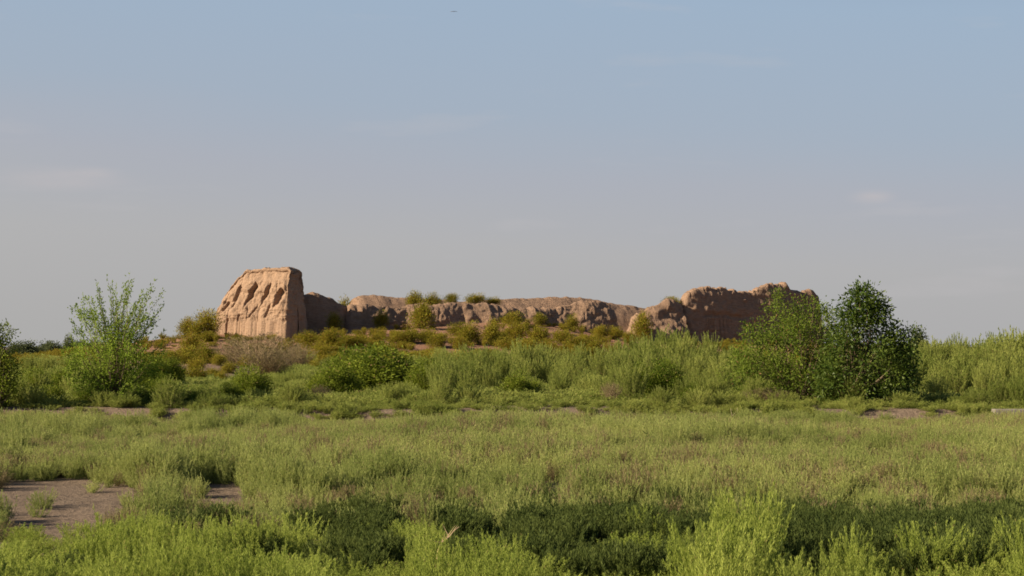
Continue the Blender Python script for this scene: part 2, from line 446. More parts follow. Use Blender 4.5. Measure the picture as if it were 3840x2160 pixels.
fr0, fr1 = (-14.9, 154.4), (9.5, 164.5)
ruin('crumbling_wall', fr0, fr1, tops_px(fr0, fr1, [(1285, 1165), (1300, 1154), (1340, 1148), (1380, 1143), (1420, 1146), (1500, 1147), (1560, 1146), (1620, 1149), (1660, 1142), (1700, 1134), (1780, 1140), (1840, 1146), (1900, 1152), (1960, 1158), (2010, 1160), (2050, 1158), (2090, 1150), (2130, 1138), (2170, 1134), (2230, 1133), (2290, 1142), (2325, 1170)]),
     1.2, 3.6, M_earth2, 'long low crumbling earth wall with lit shoulders above the shrubby slope', 'wall', ns=520, nc=90, big=.40, fine=.22, seed=14, sharp=(.45, .26), lump=5.6, jag=.05)

rk0, rk1 = (12.0, 167.2), (16.6, 169.4)
ruin('crumbling_wall', rk0, rk1, tops_px(rk0, rk1, [(2380, 1190), (2400, 1170), (2430, 1150), (2470, 1138), (2490, 1130), (2530, 1134), (2560, 1138)]),
     1.4, 4.4, M_earth2, 'broken lit wall lump leaning against the left end of the tall dark wall', 'wall', ns=100, nc=70, big=.8, fine=.26, seed=23, sharp=(.7, .45))

def groove(u, v):
    return -.28 * np.exp(-((v - .52) / .035) ** 2) * sm(.1, .2, u) * (1 - sm(.45, .55, u)) - .14 * np.exp(-((vn(u * 42, 0, 0, 3)) / .25) ** 2) * (1 - sm(.35, .6, v))
tw0, tw1 = (16.6, 169.8), (30.2, 176.6)
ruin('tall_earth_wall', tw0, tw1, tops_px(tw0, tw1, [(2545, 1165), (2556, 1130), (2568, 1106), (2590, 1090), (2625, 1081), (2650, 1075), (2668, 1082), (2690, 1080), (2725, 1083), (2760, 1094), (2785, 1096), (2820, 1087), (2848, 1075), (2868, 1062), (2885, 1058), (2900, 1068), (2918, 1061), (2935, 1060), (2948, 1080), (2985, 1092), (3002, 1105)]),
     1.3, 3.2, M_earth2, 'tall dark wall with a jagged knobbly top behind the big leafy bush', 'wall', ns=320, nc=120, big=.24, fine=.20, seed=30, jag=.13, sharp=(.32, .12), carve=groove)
kn0, kn1 = (29.9, 176.2), (31.6, 177.2)
ruin('wall_knob', kn0, kn1, tops_px(kn0, kn1, [(3000, 1105), (3012, 1088), (3030, 1084), (3048, 1092), (3060, 1108), (3072, 1140)]),
     1.3, 2.4, M_earth2, 'rounded knob of wall standing alone at the right end of the ruin', 'wall', ns=50, nc=60, big=.2, fine=.15, seed=41, sharp=(.6, .25))

# ------------------------------------------------------------------ vegetation makers
def unit(v):
    return v / (np.linalg.norm(v, axis=-1, keepdims=True) + 1e-9)
def quads(P, D, Ln, Wd, r, tint):
    n = len(P)
    Ln = np.broadcast_to(Ln, (n,))[:, None]; Wd = np.broadcast_to(Wd, (n,))[:, None]
    Sx = unit(np.cross(D, r.normal(size=(n, 3))))
    V = np.stack([P, P + D * Ln * .45 + Sx * Wd / 2, P + D * Ln, P + D * Ln * .45 - Sx * Wd / 2], 1).reshape(-1, 3)
    Fq = np.arange(4 * n).reshape(n, 4)
    return V, Fq, np.repeat(tint, 4)
def tubes(C, R):
    """C (M,K,3) polylines, R (M,K) radii -> three-sided tubes"""
    M_, K_, _ = C.shape
    ang = np.arange(3) * 2 * math.pi / 3
    T = unit(np.gradient(C, axis=1))
    A = unit(np.cross(T, np.array([.3, .9, .1]))); B = np.cross(T, A)
    V = C[:, :, None, :] + R[:, :, None, None] * (A[:, :, None, :] * np.cos(ang)[None, None, :, None] + B[:, :, None, :] * np.sin(ang)[None, None, :, None])
    idx = np.arange(M_ * K_ * 3).reshape(M_, K_, 3)
    nxt = np.roll(idx, -1, 2)
    Fq = np.stack([idx[:, :-1], nxt[:, :-1], nxt[:, 1:], idx[:, 1:]], -1).reshape(-1, 4)
    return V.reshape(-1, 3), Fq
def join(parts):
    Vs, Fs, Ts, o = [], [], [], 0
    for p in parts:
        Vs.append(p[0]); Fs.append(p[1] + o); o += len(p[0])
        Ts.append(p[2] if len(p) > 2 else np.zeros(len(p[0])))
    return np.concatenate(Vs), np.concatenate(Fs), np.concatenate(Ts)

def plume(r, Hh, R, stems, per, leaf, width, t0=.2, up=.75, dome=.6, power=1.35, dry=.0, stem_r=.006, spread=.10, K=6, base=.15, jitter=.25):
    """stems that rise and fan from one foot, small leaves set along them -> (leaves, stems)"""
    az = r.uniform(0, 2 * math.pi, stems); rad = R * np.sqrt(r.uniform(0, 1, stems))
    dh = np.stack([np.cos(az), np.sin(az), 0 * az], -1)
    hh = Hh * np.sqrt(np.clip(1 - dome * (rad / R) ** 2, .05, 1)) * r.uniform(1 - jitter, 1.05, stems)
    b0 = dh * (rad * base)[:, None]
    t = np.linspace(0, 1, K)
    bend = r.normal(0, .05 * Hh, (stems, 3)); bend[:, 2] = 0
    def P(tt, i):
        return b0[i] + dh[i] * (rad[i] * (1 - base) * tt ** power)[:, None] + np.array([0, 0, 1]) * (hh[i] * tt)[:, None] + bend[i] * (np.sin(tt * math.pi))[:, None]
    C = np.stack([P(np.full(stems, v), np.arange(stems)) for v in t], 1)
    Rr = (stem_r * (1.1 - t))[None, :] * np.ones((stems, 1))
    i = np.repeat(np.arange(stems), per)
    tt = t0 + (1 - t0) * r.uniform(0, 1, len(i)) ** .8
    p = P(tt, i)
    tan = unit(P(np.minimum(tt + .05, 1.05), i) - p)
    out = unit(r.normal(size=(len(i), 3)))
    d = unit(tan * up + out * (1 - up) + np.array([0, 0, .12]))
    p = p + r.normal(0, spread, (len(i), 3)) * Hh * (1.15 - tt)[:, None] * np.array([1, 1, .6])
    p[:, 2] = np.abs(p[:, 2])
    tint = np.clip(r.normal(.5, .22, len(i)), 0, 1)
    tint = np.where(r.uniform(0, 1, len(i)) < dry, 1.2, tint)
    return quads(p, d, leaf * r.uniform(.6, 1.3, len(i)), width * r.uniform(.7, 1.3, len(i)), r, tint), tubes(C, Rr)

def crown(r, lobes, clusters, per, leaf, width, sig, foot=(0, 0, 0), limb_r=.03, droop=.2, shell=.55, dry=0.0, limbs=1.0, wexp=.75):
    """leaf clusters spread through ellipsoid lobes, a limb to each -> (leaves, limbs)"""
    lob = np.array(lobes, float)
    vol = lob[:, 3] * lob[:, 4] * lob[:, 5]
    w = vol ** wexp; w /= w.sum()
    k = r.choice(len(lob), clusters, p=w)
    q = unit(r.normal(size=(clusters, 3))) * (r.uniform(0, 1, clusters) ** shell)[:, None]
    c = lob[k, :3] + q * lob[k, 3:6]
    c[:, 2] = np.maximum(c[:, 2], .05)
    i = np.repeat(np.arange(clusters), per)
    p = c[i] + r.normal(0, sig, (len(i), 3))
    p[:, 2] = np.maximum(p[:, 2], .02)
    d = unit(unit(p - c[i] + 1e-4) + unit(q[i]) * .5 + r.normal(0, .5, (len(i), 3)) + np.array([0, 0, -droop]))
    ct = r.uniform(.15, .85, clusters)
    tint = np.clip(ct[i] + r.normal(0, .2, len(i)), 0, 1)
    tint = np.where(r.uniform(0, 1, len(i)) < dry, 1.2, tint)
    lv = quads(p, d, leaf * r.uniform(.6, 1.3, len(i)), width * r.uniform(.7, 1.3, len(i)), r, tint)
    m = max(3, int(clusters * limbs))
    sel = r.choice(clusters, m, replace=False)
    K = 6; t = np.linspace(0, 1, K)
    f = np.array(foot, float)[None, :] + r.normal(0, .06, (m, 3)) * np.array([1, 1, 0])
    e = c[sel]
    mid = f * .45 + e * .55; mid[:, 2] = f[:, 2] + (e[:, 2] - f[:, 2]) * .42 ; mid += r.normal(0, .06, (m, 3))
    C = f[:, None] * ((1 - t) ** 2)[None, :, None] + mid[:, None] * (2 * t * (1 - t))[None, :, None] + e[:, None] * (t ** 2)[None, :, None]
    Rr = limb_r * (1.05 - t)[None, :] * r.uniform(.35, 1, (m, 1))
    return lv, tubes(C, Rr)

def plant(name, leaves, stems, lmat, smat, loc, rz=0, sc=(1, 1, 1), label=None, cat=None, group=None, pn=('foliage', 'branches')):
    root = empty(name, loc, rz, sc)
    tag(root, label, cat, group)
    if leaves is not None:
        fo = mesh_obj(pn[0], leaves[0], leaves[1], lmat, root, tint=leaves[2])
    st = mesh_obj(pn[1], stems[0], stems[1], smat, root, tint=np.full(len(stems[0]), .5))
    return root
KIDS = {}
def dup(root, loc, rz, sc, label=None, group=None):
    c = root.copy(); COL.objects.link(c)
    c.location = loc; c.rotation_euler = (0, 0, rz); c.scale = sc
    if label: c['label'] = label
    if group: c['group'] = group
    for ch in KIDS[root.name]:
        k = ch.copy(); COL.objects.link(k); k.parent = c
    return c
def kids(root):
    KIDS[root.name] = [o for o in root.children]
    return root
class Maker:
    """first call places the prototype itself, later calls copy it"""
    def __init__(self, protos):
        self.p = [kids(x) for x in protos]; self.used = [False] * len(protos)
    def put(self, loc, rz, sc, label=None, group=None, which=None, cat=None):
        k = int(rng.integers(len(self.p))) if which is None else which
        r = self.p[k]
        if not self.used[k]:
            self.used[k] = True
            r.location = loc; r.rotation_euler = (0, 0, rz); r.scale = sc
            if label: r['label'] = label
            if group: r['group'] = group
            elif 'group' in r: del r['group']
            o = r
        else:
            o = dup(r, loc, rz, sc, label, group)
            if not group and 'group' in o: del o['group']
        if cat: o['category'] = cat
        return o
def put_px(mk, px, top, width, D=None, base=None, label=None, group=None, which=None, cat=None, sink=.03):
    """a unit plant (1 m high, 1 m wide) set where it stands in the photograph"""
    if D is None:
        D = hit(px, base) 
    x = X_of(px, D); z = Hs(x, D) - sink
    h = max(Z_of(top, D) - z, .12)
    w = width / F * D
    return mk.put((x, D, z), float(rng.uniform(0, 6.28)), (w, w, h), label, group, which, cat)

def R(seed): return np.random.default_rng(seed)

# --- unit prototypes (height 1, width 1)
def proto_plume(seed, name, lmat, smat, cat, **kw):
    a = dict(Hh=1.0, R=.5, stems=75, per=95, leaf=.055, width=.011)
    a.update(kw)
    lv, st = plume(R(seed), **a)
    return plant(name, lv, st, lmat, smat, (0, 0, -50), cat=cat, pn=('foliage', 'stems'))
tam = Maker([proto_plume(100 + k, 'tamarisk_shrub', M_tam, M_bark, 'shrub', stems=84, per=120, leaf=.05, width=.0090, dome=.4 + .1 * k, power=1.1 + .12 * k, dry=.012, spread=.03, stem_r=.004, base=.35, jitter=.3) for k in range(5)])
slope = Maker([plant('slope_shrub', *crown(R(120 + k), [(0, 0, .45, .36, .36, .40), (.15, .1, .35, .3, .3, .3), (-.2, -.05, .3, .26, .28, .28)], 120, 34, .070, .020, .075, limb_r=.015, droop=-.5, shell=.7, dry=.08, limbs=.5),
                     M_slope, M_bark, (0, 0, -50), cat='shrub') for k in range(3)])
wild = Maker([plant('leafy_bush', *crown(R(140 + k), [(0, 0, .5, .36, .36, .42), (.2, .05, .35, .28, .3, .33), (-.22, -.05, .38, .26, .28, .36), (.02, 0, .2, .45, .4, .2)], 330, 52, .042, .018, .050, limb_r=.012, droop=-.25, dry=.02, limbs=.3),
                    M_wild, M_bark, (0, 0, -50), cat='bush') for k in range(3)])
dryb = Maker([proto_plume(160 + k, 'dry_bush', M_dry, M_twig, 'bush', stems=150, per=26, leaf=.07, width=.008, up=.5, spread=.05, stem_r=.005, dome=.5) for k in range(2)])
vergep = Maker([proto_plume(170 + k, 'weed_clump', M_fore, M_fore, 'weed', stems=64, per=170, leaf=.046, width=.0078, up=.66, spread=.036, stem_r=.004, dome=.35, base=.5, dry=.01, t0=.06, jitter=.5, power=1.2) for k in range(5)])
farp = Maker([plant('distant_tree', *crown(R(190 + k), [(0, 0, .6, .34, .34, .38), (.2, 0, .4, .3, .3, .3), (-.22, 0, .4, .28, .3, .3)], 90, 30, .085, .05, .08, limb_r=.02, limbs=.3), M_far, M_bark, (0, 0, -50), cat='tree', pn=('crown', 'trunk')) for k in range(2)])

# ------------------------------------------------------------------ left slender tree
D = 54.0
def loc_px(px, py, D):                                   # pixel at distance D -> place
    return X_of(px, D), Z_of(py, D)
bx = X_of(428, D); bz = Hs(bx, D)
def lobe(px, py, rx, ry, D, bx, bz, dy=0.0, depth=None):
    x, z = loc_px(px, py, D)
    k = D / F
    return (x - bx, dy, z - bz, rx * k, (depth if depth else rx) * k, ry * k)
parts_l, parts_s = [], []
r = R(300)
lv, st = plume(r, Z_of(1045, D) - bz, 1.6, 60, 72, .10, .034, t0=.25, up=.55, dome=.42, power=1.6, spread=.022, stem_r=.016, base=.05, jitter=.35)
parts_l.append(lv); parts_s.append(st)
# the tallest shoots
for (pxt, pyt) in ((483, 1018), (500, 1040), (465, 1060), (590, 1050), (610, 1085), (575, 1080), (375, 1090), (330, 1120), (290, 1165), (615, 1130), (420, 1075), (545, 1100)):
    x1, z1 = loc_px(pxt, pyt, D); x1 -= bx; z1 -= bz
    K = 8; t = np.linspace(0, 1, K)
    y1 = r.uniform(-.5, .5)
    C = np.stack([x1 * t ** 1.5, y1 * t ** 1.3, z1 * t], -1)[None]
    parts_s.append(tubes(C, .02 * (1.05 - t)[None]))
    n = 85; tt = r.uniform(.5, 1.0, n)
    p = np.stack([x1 * tt ** 1.5, y1 * tt ** 1.3, z1 * tt], -1) + r.normal(0, .065, (n, 3)) * (1.5 - tt)[:, None]
    d = unit(np.array([x1 * .4, 0, z1]) / z1 * .8 + r.normal(0, .6, (n, 3)))
    parts_l.append(quads(p, d, .09 * r.uniform(.6, 1.3, n), .034, r, np.clip(r.normal(.5, .25, n), 0, 1)))
lob = [lobe(430, 1340, 185, 75, D, bx, bz), lobe(330, 1390, 95, 60, D, bx, bz), lobe(510, 1365, 85, 75, D, bx, bz), lobe(440, 1240, 100, 65, D, bx, bz), lobe(330, 1180, 50, 60, D, bx, bz), lobe(540, 1210, 50, 50, D, bx, bz), lobe(420, 1430, 130, 50, D, bx, bz, -.3), lobe(330, 1440, 70, 40, D, bx, bz), lobe(510, 1445, 80, 40, D, bx, bz)]
lv, st = crown(r, lob, 310, 34, .085, .034, .085, foot=(0, 0, .2), limb_r=.022, droop=0, shell=.5, dry=.02, limbs=.35)
parts_l.append(lv); parts_s.append(st)
t = np.linspace(0, 1, 7)
parts_s.append(tubes(np.stack([.06 * np.sin(t * 4), 0 * t, 1.0 * t - .1], -1)[None], (.055 * (1.15 - .6 * t))[None]))
plant('slender_tree', join(parts_l), join([p + (np.full(len(p[0]), .5),) for p in parts_s]), M_ltree, M_bark, (bx, D, bz), label='tall airy young tree with thin upright shoots against the sky, left of the ruined tower', cat='tree', pn=('crown', 'trunk'))

# ------------------------------------------------------------------ big right bush (two plants)
D = 55.5
bx = X_of(2960, D); bz = Hs(bx, D)
r = R(310)
lob = [lobe(2930, 1330, 190, 130, D, bx, bz, 0, 150), lobe(3010, 1230, 130, 110, D, bx, bz, .2, 110), lobe(2905, 1150, 40, 75, D, bx, bz, 0, 45), lobe(2830, 1250, 60, 50, D, bx, bz),
       lobe(2800, 1400, 105, 100, D, bx, bz, -.2, 100), lobe(2880, 1490, 110, 45, D, bx, bz), lobe(3070, 1190, 70, 65, D, bx, bz, 0), lobe(3125, 1290, 60, 80, D, bx, bz, .3), lobe(2960, 1440, 150, 80, D, bx, bz, -.3, 130), lobe(3090, 1400, 90, 120, D, bx, bz, 0, 110), lobe(3040, 1490, 60, 45, D, bx, bz, -.4, 60)]
lv, st = crown(r, lob, 620, 34, .095, .036, .105, foot=(.3, 0, 0), limb_r=.028, droop=0.05, shell=.42, dry=.03, limbs=.3)
lv2, st2 = plume(r, 3.0, 1.1, 26, 60, .095, .036, t0=.4, up=.5, dome=.5, spread=.03, stem_r=.014, base=.2)
plant('big_bush', join([lv, lv2]), join([s + (np.full(len(s[0]), .5),) for s in (st, st2)]), leaf_mat('bush_leaf', (.055, .100, .010), (.185, .240, .030), .42, dry=(.28, .17, .07)), M_bark, (bx, D, bz), label='big yellow-green bush of small leaves, left neighbour of the dark broad-leaved tree', cat='bush')
D = 54.0
bx = X_of(3190, D); bz = Hs(bx, D)
r = R(320)
lob = [lobe(3240, 1360, 175, 120, D, bx, bz, 0, 140), lobe(3110, 1400, 80, 90, D, bx, bz, -.1, 80), lobe(3130, 1480, 70, 45, D, bx, bz), lobe(3300, 1490, 120, 40, D, bx, bz), lobe(3290, 1440, 150, 75, D, bx, bz, 0, 130), lobe(3215, 1230, 75, 75, D, bx, bz, 0, 70), lobe(3240, 1135, 66, 56, D, bx, bz, 0, 60), lobe(3225, 1102, 40, 24, D, bx, bz, 0, 40), lobe(3230, 1200, 95, 60, D, bx, bz, 0, 80), lobe(3350, 1380, 70, 70, D, bx, bz, 0, 80), lobe(3270, 1150, 40, 45, D, bx, bz, 0, 40), lobe(3295, 1170, 34, 40, D, bx, bz), lobe(3170, 1140, 32, 32, D, bx, bz),
       lobe(3340, 1240, 38, 38, D, bx, bz), lobe(3398, 1262, 26, 50, D, bx, bz), lobe(3400, 1380, 45, 80, D, bx, bz), lobe(3380, 1320, 50, 55, D, bx, bz), lobe(3150, 1290, 60, 70, D, bx, bz), lobe(3330, 1300, 60, 50, D, bx, bz)]
lv, st = crown(r, lob, 640, 28, .122, .054, .125, foot=(0, 0, .25), limb_r=.035, droop=.25, shell=.5, limbs=.3, wexp=.5)
plant('broad_leaved_tree', lv, st, M_broad, M_bark, (bx, D, bz), label='dark green tree with large glossy leaves and a tall top, tallest plant on the right', cat='tree', pn=('crown', 'trunk'))

# ------------------------------------------------------------------ left edge tree
D = 52.5
bx = X_of(-10, D); bz = Hs(bx, D)
r = R(330)
lob = [lobe(-20, 1330, 75, 85, D, bx, bz), lobe(20, 1400, 60, 75, D, bx, bz), lobe(30, 1250, 26, 36, D, bx, bz), lobe(-60, 1250, 70, 60, D, bx, bz), lobe(0, 1460, 80, 45, D, bx, bz), lobe(62, 1232, 16, 12, D, bx, bz)]
lv, st = crown(r, lob, 240, 34, .085, .036, .08, foot=(0, 0, .1), limb_r=.03, shell=.45, droop=0)
plant('edge_tree', lv, st, M_wild, M_bark, (bx, D, bz), label='leafy green tree cut by the left edge of the picture', cat='tree', pn=('crown', 'trunk'))

# ------------------------------------------------------------------ named bushes of the middle distance
put_px(wild, 1440, 1280, 440, D=64, label='wide dark green bush below the tower, biggest of the middle belt', which=0)
put_px(wild, 1255, 1340, 210, D=60, label='light green bush filling the left foot of the wide dark green bush', which=2)
put_px(wild, 1590, 1335, 170, D=62, label='small-leaved bush at the right foot of the wide dark green bush', which=1)
put_px(wild, 1320, 1292, 230, D=66, label='rounded bush rising behind the left half of the wide dark green bush', which=1)
put_px(wild, 945, 1362, 190, D=58, label='round dark green bush below the dry brown thicket', which=1)
put_px(wild, 865, 1425, 110, D=56, label='small bush leaning on the left of the round dark green bush', which=0)
put_px(wild, 1950, 1385, 180, D=57, label='low dark leafy bush in the middle of the feathery belt', which=2)
put_px(wild, 2500, 1335, 210, D=57, label='bright leafy bush left of the big yellow-green bush', which=0)
put_px(wild, 2395, 1350, 110, D=58, label='narrow leafy bush with bright top, left of the bright leafy bush', which=2)
put_px(wild, 2610, 1430, 150, D=55.5, label='low shaded bush with brown twigs at the foot of the bright leafy bush', which=1)
for px_, top_, w_, D_, k_, lab_ in ((125, 1368, 170, 61, 0, 'dark leafy bush right beside the tree at the left edge'), (255, 1352, 170, 64, 2, 'rounded leafy bush just left of the airy young tree'),
        (175, 1440, 190, 54.6, 1, 'low leafy bush near the bank between edge tree and airy tree'), (610, 1398, 170, 58, 2, 'leafy bush right of the foot of the airy young tree'),
        (540, 1452, 150, 54.8, 0, 'low bush in front, at the right foot of the airy young tree'), (705, 1462, 160, 55.2, 1, 'low bush near the bank below the bare reddish earth'), (335, 1448, 140, 54.5, 1, 'low bush in front, at the left foot of the airy young tree')):
    put_px(wild, px_, top_, w_, D=D_, label=lab_, which=k_)
for px_, top_, w_, D_, k_, lab_ in ((395, 1462, 130, 53.0, 1, 'small feathery shrub hiding the left half of the airy young tree trunk'), (470, 1470, 130, 52.8, 3, 'small feathery shrub hiding the right half of the airy young tree trunk'),
        (640, 1440, 150, 56.0, 2, 'feathery shrub in front of the bare earth, left of two'), (790, 1445, 160, 56.5, 4, 'feathery shrub in front of the bare earth, right of two'), (1100, 1450, 170, 55.0, 0, 'feathery shrub between the round bush and the wide dark green bush')):
    put_px(tam, px_, top_, w_, D=D_, label=lab_, which=k_)
put_px(wild, 575, 1325, 150, D=70, label='dark bush just right of the airy young tree', which=1)
put_px(wild, 620, 1310, 150, D=74, label='low bush between the airy young tree and the yellow shrubs', which=2)
put_px(dryb, 985, 1245, 330, D=104, label='wide thicket of bare brown twigs covering the foot of the lit tower', which=0)
put_px(dryb, 880, 1262, 190, D=108, label='smaller bare twig thicket left of the wide brown one', which=1)
put_px(dryb, 1010, 1300, 260, D=86, label='nearest brown twig thicket, lowest of those below the tower', which=1)
put_px(dryb, 1120, 1290, 160, D=98, label='thin grey twig thicket at the right foot of the tower', which=0)
put_px(dryb, 2870, 1452, 200, D=53.6, label='rusty brown dead brush at the foot of the big yellow-green bush', which=1)
put_px(dryb, 1200, 1440, 110, D=56, label='tan dry twigs between two green bushes', which=0)
put_px(dryb, 1500, 1600, 90, D=44, label='pale dry stalks in the field near the bank', which=1)
put_px(dryb, 2290, 1430, 90, D=55, label='straw coloured dry stalks inside the feathery belt', which=1)

# shrubs on the mound and on the walls
SL = [ # px, top, base, width, label
 (705, 1182, 1262, 75, 'round yellow-green shrub, left one of the pair beside the tower'),
 (780, 1152, 1262, 110, 'larger yellow-green shrub touching the left foot of the tower'),
 (745, 1195, 1268, 80, 'low shrub filling the gap between the pair beside the tower'),
 (1290, 1107, 1152, 80, 'dark green shrub on the skyline between wall stub and ridge'),
 (1253, 1165, 1225, 60, 'small shrub in the shade at the end of the wall stub'),
 (1430, 1158, 1222, 60, 'green shrub growing up the left lit face of the crumbling wall'),
 (1585, 1112, 1232, 110, 'tallest bush hanging down the crumbling wall, yellow green'),
 (1555, 1085, 1150, 70, 'pointed shrub on top of the crumbling wall, left of two'),
 (1625, 1092, 1160, 70, 'shrub on top of the crumbling wall, right beside the pointed one'),
 (1695, 1096, 1140, 60, 'pale small shrub alone on the wall top'),
 (1785, 1096, 1142, 85, 'round shrub on the wall top right of the pale one'),
 (1850, 1110, 1148, 60, 'flat shrub on the wall top, last on its right'),
 (2517, 1108, 1150, 70, 'wispy pale shrub on the skyline left of the tall dark wall'),
 (2410, 1160, 1205, 80, 'dark low shrub in the hollow left of the tall dark wall'),
 (2145, 1172, 1215, 60, 'little olive shrub on the lit lump of the crumbling wall'),
 (2022, 1168, 1222, 66, 'shrub high on the slope below the middle of the wall'),
 (1925, 1162, 1225, 86, 'bushy shrub high on the slope, left of the little one'),
 (1760, 1198, 1290, 100, 'yellow shrub on the slope, left one of three in a row'),
 (1845, 1190, 1290, 95, 'yellow shrub on the slope, middle one of three in a row'),
 (1935, 1200, 1275, 90, 'yellow shrub on the slope, right one of three in a row'),
 (2020, 1218, 1280, 80, 'rusty shrub low on the slope under the wall middle'),
 (2100, 1230, 1292, 85, 'olive shrub low on the slope with rusty shrub on its left'),
 (2250, 1215, 1268, 75, 'orange tinted shrub on the shaded slope, left of two'),
 (2305, 1218, 1272, 75, 'orange tinted shrub on the shaded slope, right of two'),
 (2358, 1240, 1290, 55, 'small orange shrub at the right end of the shaded slope'),
 (1150, 1235, 1300, 90, 'orange green shrub at the right foot of the tower'),
 (1240, 1225, 1300, 110, 'shrub below the wall stub beside the orange green one'),
 (1310, 1245, 1310, 90, 'low shrub on the slope above the wide dark green bush'),
 (1640, 1245, 1305, 90, 'yellowish shrub on the slope under the tallest hanging bush'),
 (1500, 1235, 1290, 80, 'brownish shrub on bare earth left of the hanging bush'),
 (1720, 1255, 1310, 80, 'low olive shrub under the three in a row'),
 (1900, 1260, 1312, 90, 'dark olive shrub at the foot of the slope'),
 (2000, 1262, 1315, 80, 'rust tipped shrub at the foot of the slope'),
 (2180, 1262, 1312, 80, 'small shrub at the foot of the shaded slope'),
]
WALLTOP = {1555: 158.0, 1625: 158.6, 1695: 160.0, 1785: 161.5, 1850: 162.3}
for px, top, base, wdt, lab in SL:
    if px in (1290,): D_ = 156.0
    elif px in WALLTOP: D_ = WALLTOP[px]
    elif px == 2517: D_ = 170.0
    elif px == 1585: D_ = 153.0
    elif px == 1430: D_ = 152.3
    elif px == 2145: D_ = 159.0
    else: D_ = min(hit(px, base), 151.0 if px < 1600 else 160.0)
    x = X_of(px, D_)
    if px in WALLTOP or px == 2517:
        zb = Z_of(base, D_)
    else:
        zb = Hs(x, D_) - .1
    h = max(Z_of(top, D_) - zb, .5); w = wdt * 1.15 / F * D_
    slope.put((x, D_, zb), float(rng.uniform(0, 6.28)), (w, w, h * 1.08), label=lab)
# unnamed scrub on the mound, all much alike
for k in range(105):
    px = float(rng.uniform(620, 3050)); Dq = float(rng.uniform(92, 156))
    x = X_of(px, Dq)
    if px < 860 and Dq < 100 or (px > 2350 and Dq > 120): continue
    if Dq > wallY(x) - 3 or (790 < px < 1170 and Dq > 96): continue
    w = float(rng.uniform(1.2, 2.6)); h = w * float(rng.uniform(.5, .75))
    slope.put((x, Dq, Hs(x, Dq) - .1), float(rng.uniform(0, 6.28)), (w, w, h), label='low yellowish scrub bush on the earth slope below the ' + ('tower' if px < 1250 else 'crumbling wall' if px < 2350 else 'tall dark wall'), group='scrub bushes on the mound below the ' + ('tower' if px < 1250 else 'crumbling wall' if px < 2350 else 'tall dark wall'))
# yellow shrubs left of the tower, down slope
for px, top, Dq, wd in ((700, 1285, 96, 130), (770, 1270, 98, 120), (640, 1300, 92, 110), (820, 1320, 92, 80), (600, 1345, 84, 120), (670, 1352, 82, 110), (740, 1362, 81, 120), (800, 1372, 84, 90), (650, 1392, 76, 110), (580, 1318, 92, 110), (860, 1350, 88, 80), (700, 1310, 94, 110), (735, 1330, 88, 90), (830, 1385, 80, 80)):
    put_px(slope, px, top, wd, D=Dq, label='yellow-green shrub on the bank left of the brown thicket', group='shrubs on the bank left of the thicket')

# ------------------------------------------------------------------ distant trees
for k, px in enumerate(range(50, 700, 42)):
    Dq = 235 + float(rng.uniform(-18, 18))
    put_px(farp, px + float(rng.uniform(-12, 12)), 1284 + float(rng.uniform(-8, 10)), float(rng.uniform(60, 95)), D=Dq, label='small hazy tree in the far tree line on the left horizon', group='trees of the far tree line')
put_px(farp, 262, 1250, 42, D=220, label='pointed tree rising above the far tree line', which=0)
put_px(farp, 300, 1278, 80, D=226, label='rounded dark tree just right of the pointed far tree', which=1)
put_px(farp, 3445, 1226, 80, D=215, label='pale far tree showing above the hedge right of the dark tree', which=1)
for px in range(3100, 3900, 60):
    put_px(farp, px, 1290, 90, D=230, label='small hazy tree behind the hedge on the right horizon', group='trees behind the right hedge')

# ------------------------------------------------------------------ feathery tamarisk belt
sk = np.array([[-60, 1400], [60, 1390], [90, 1345], [280, 1345], [420, 1350], [560, 1380], [640, 1430], [840, 1438], [900, 1420], [1100, 1400], [1180, 1370], [1560, 1330], [1650, 1308], [1900, 1312], [2100, 1316],
               [2300, 1305], [2420, 1285], [2500, 1272], [2590, 1280], [2640, 1296], [2800, 1304], [2950, 1320], [3380, 1310], [3430, 1290], [3560, 1296], [3700, 1282], [3800, 1262], [3900, 1250]])
n_t = 0
for Dq, add, step in ((104, -4, 92), (92, 4, 92), (82, 14, 98), (73, 36, 104), (66, 66, 108), (60.5, 104, 112), (56.5, 140, 112), (54, 172, 118), (52.9, 200, 130)):
    px = -40.0 + float(rng.uniform(0, 60))
    while px < 3900:
        s0 = float(np.interp(px, sk[:, 0], sk[:, 1]))
        top = s0 + add * (1.0 if s0 < 1380 else .42) + float(rng.normal(0, 11 if Dq > 62 else 26)) - (22 if Dq < 57 else 0)
        skip = (Dq > 78 and 540 < px < 900) or (Dq > 98 and px < 1180) or (top > 1530)
        x = X_of(px, Dq)
        if not skip and rng.uniform() > (.10 if Dq > 57 else .30 if px > 1200 else .12):
            z = Hs(x, Dq)
            h = Z_of(top, Dq) - z
            if h > .35:
                w = max(h * float(rng.uniform(.75, 1.15)), step / F * Dq * float(rng.uniform(.8, 1.15)))
                where = 'left of the airy young tree' if px < 380 else 'between the airy tree and the wide dark bush' if px < 1180 else 'before the wide dark bush' if px < 1650 and Dq < 64 else 'below the long crumbling wall' if px < 2450 else 'below the tall dark wall' if px < 2950 else 'round the foot of the dark broad-leaved tree' if px < 3400 else 'at the right end'
                rw = 'front row' if Dq < 58 else 'middle rows' if Dq < 75 else 'back rows'
                tam.put((x, Dq + float(rng.uniform(-1.2, 1.2)) * (.4 if Dq < 54 else 1), z - .03), float(rng.uniform(0, 6.28)), (w, w, h * 1.22),
                        label=f'feathery green tamarisk in the {rw} {where}', group=f'tamarisk shrubs, {rw}, {where}')
                n_t += 1
        px += step * float(rng.uniform(.75, 1.25)) * (.72 if px < 1200 else .9)

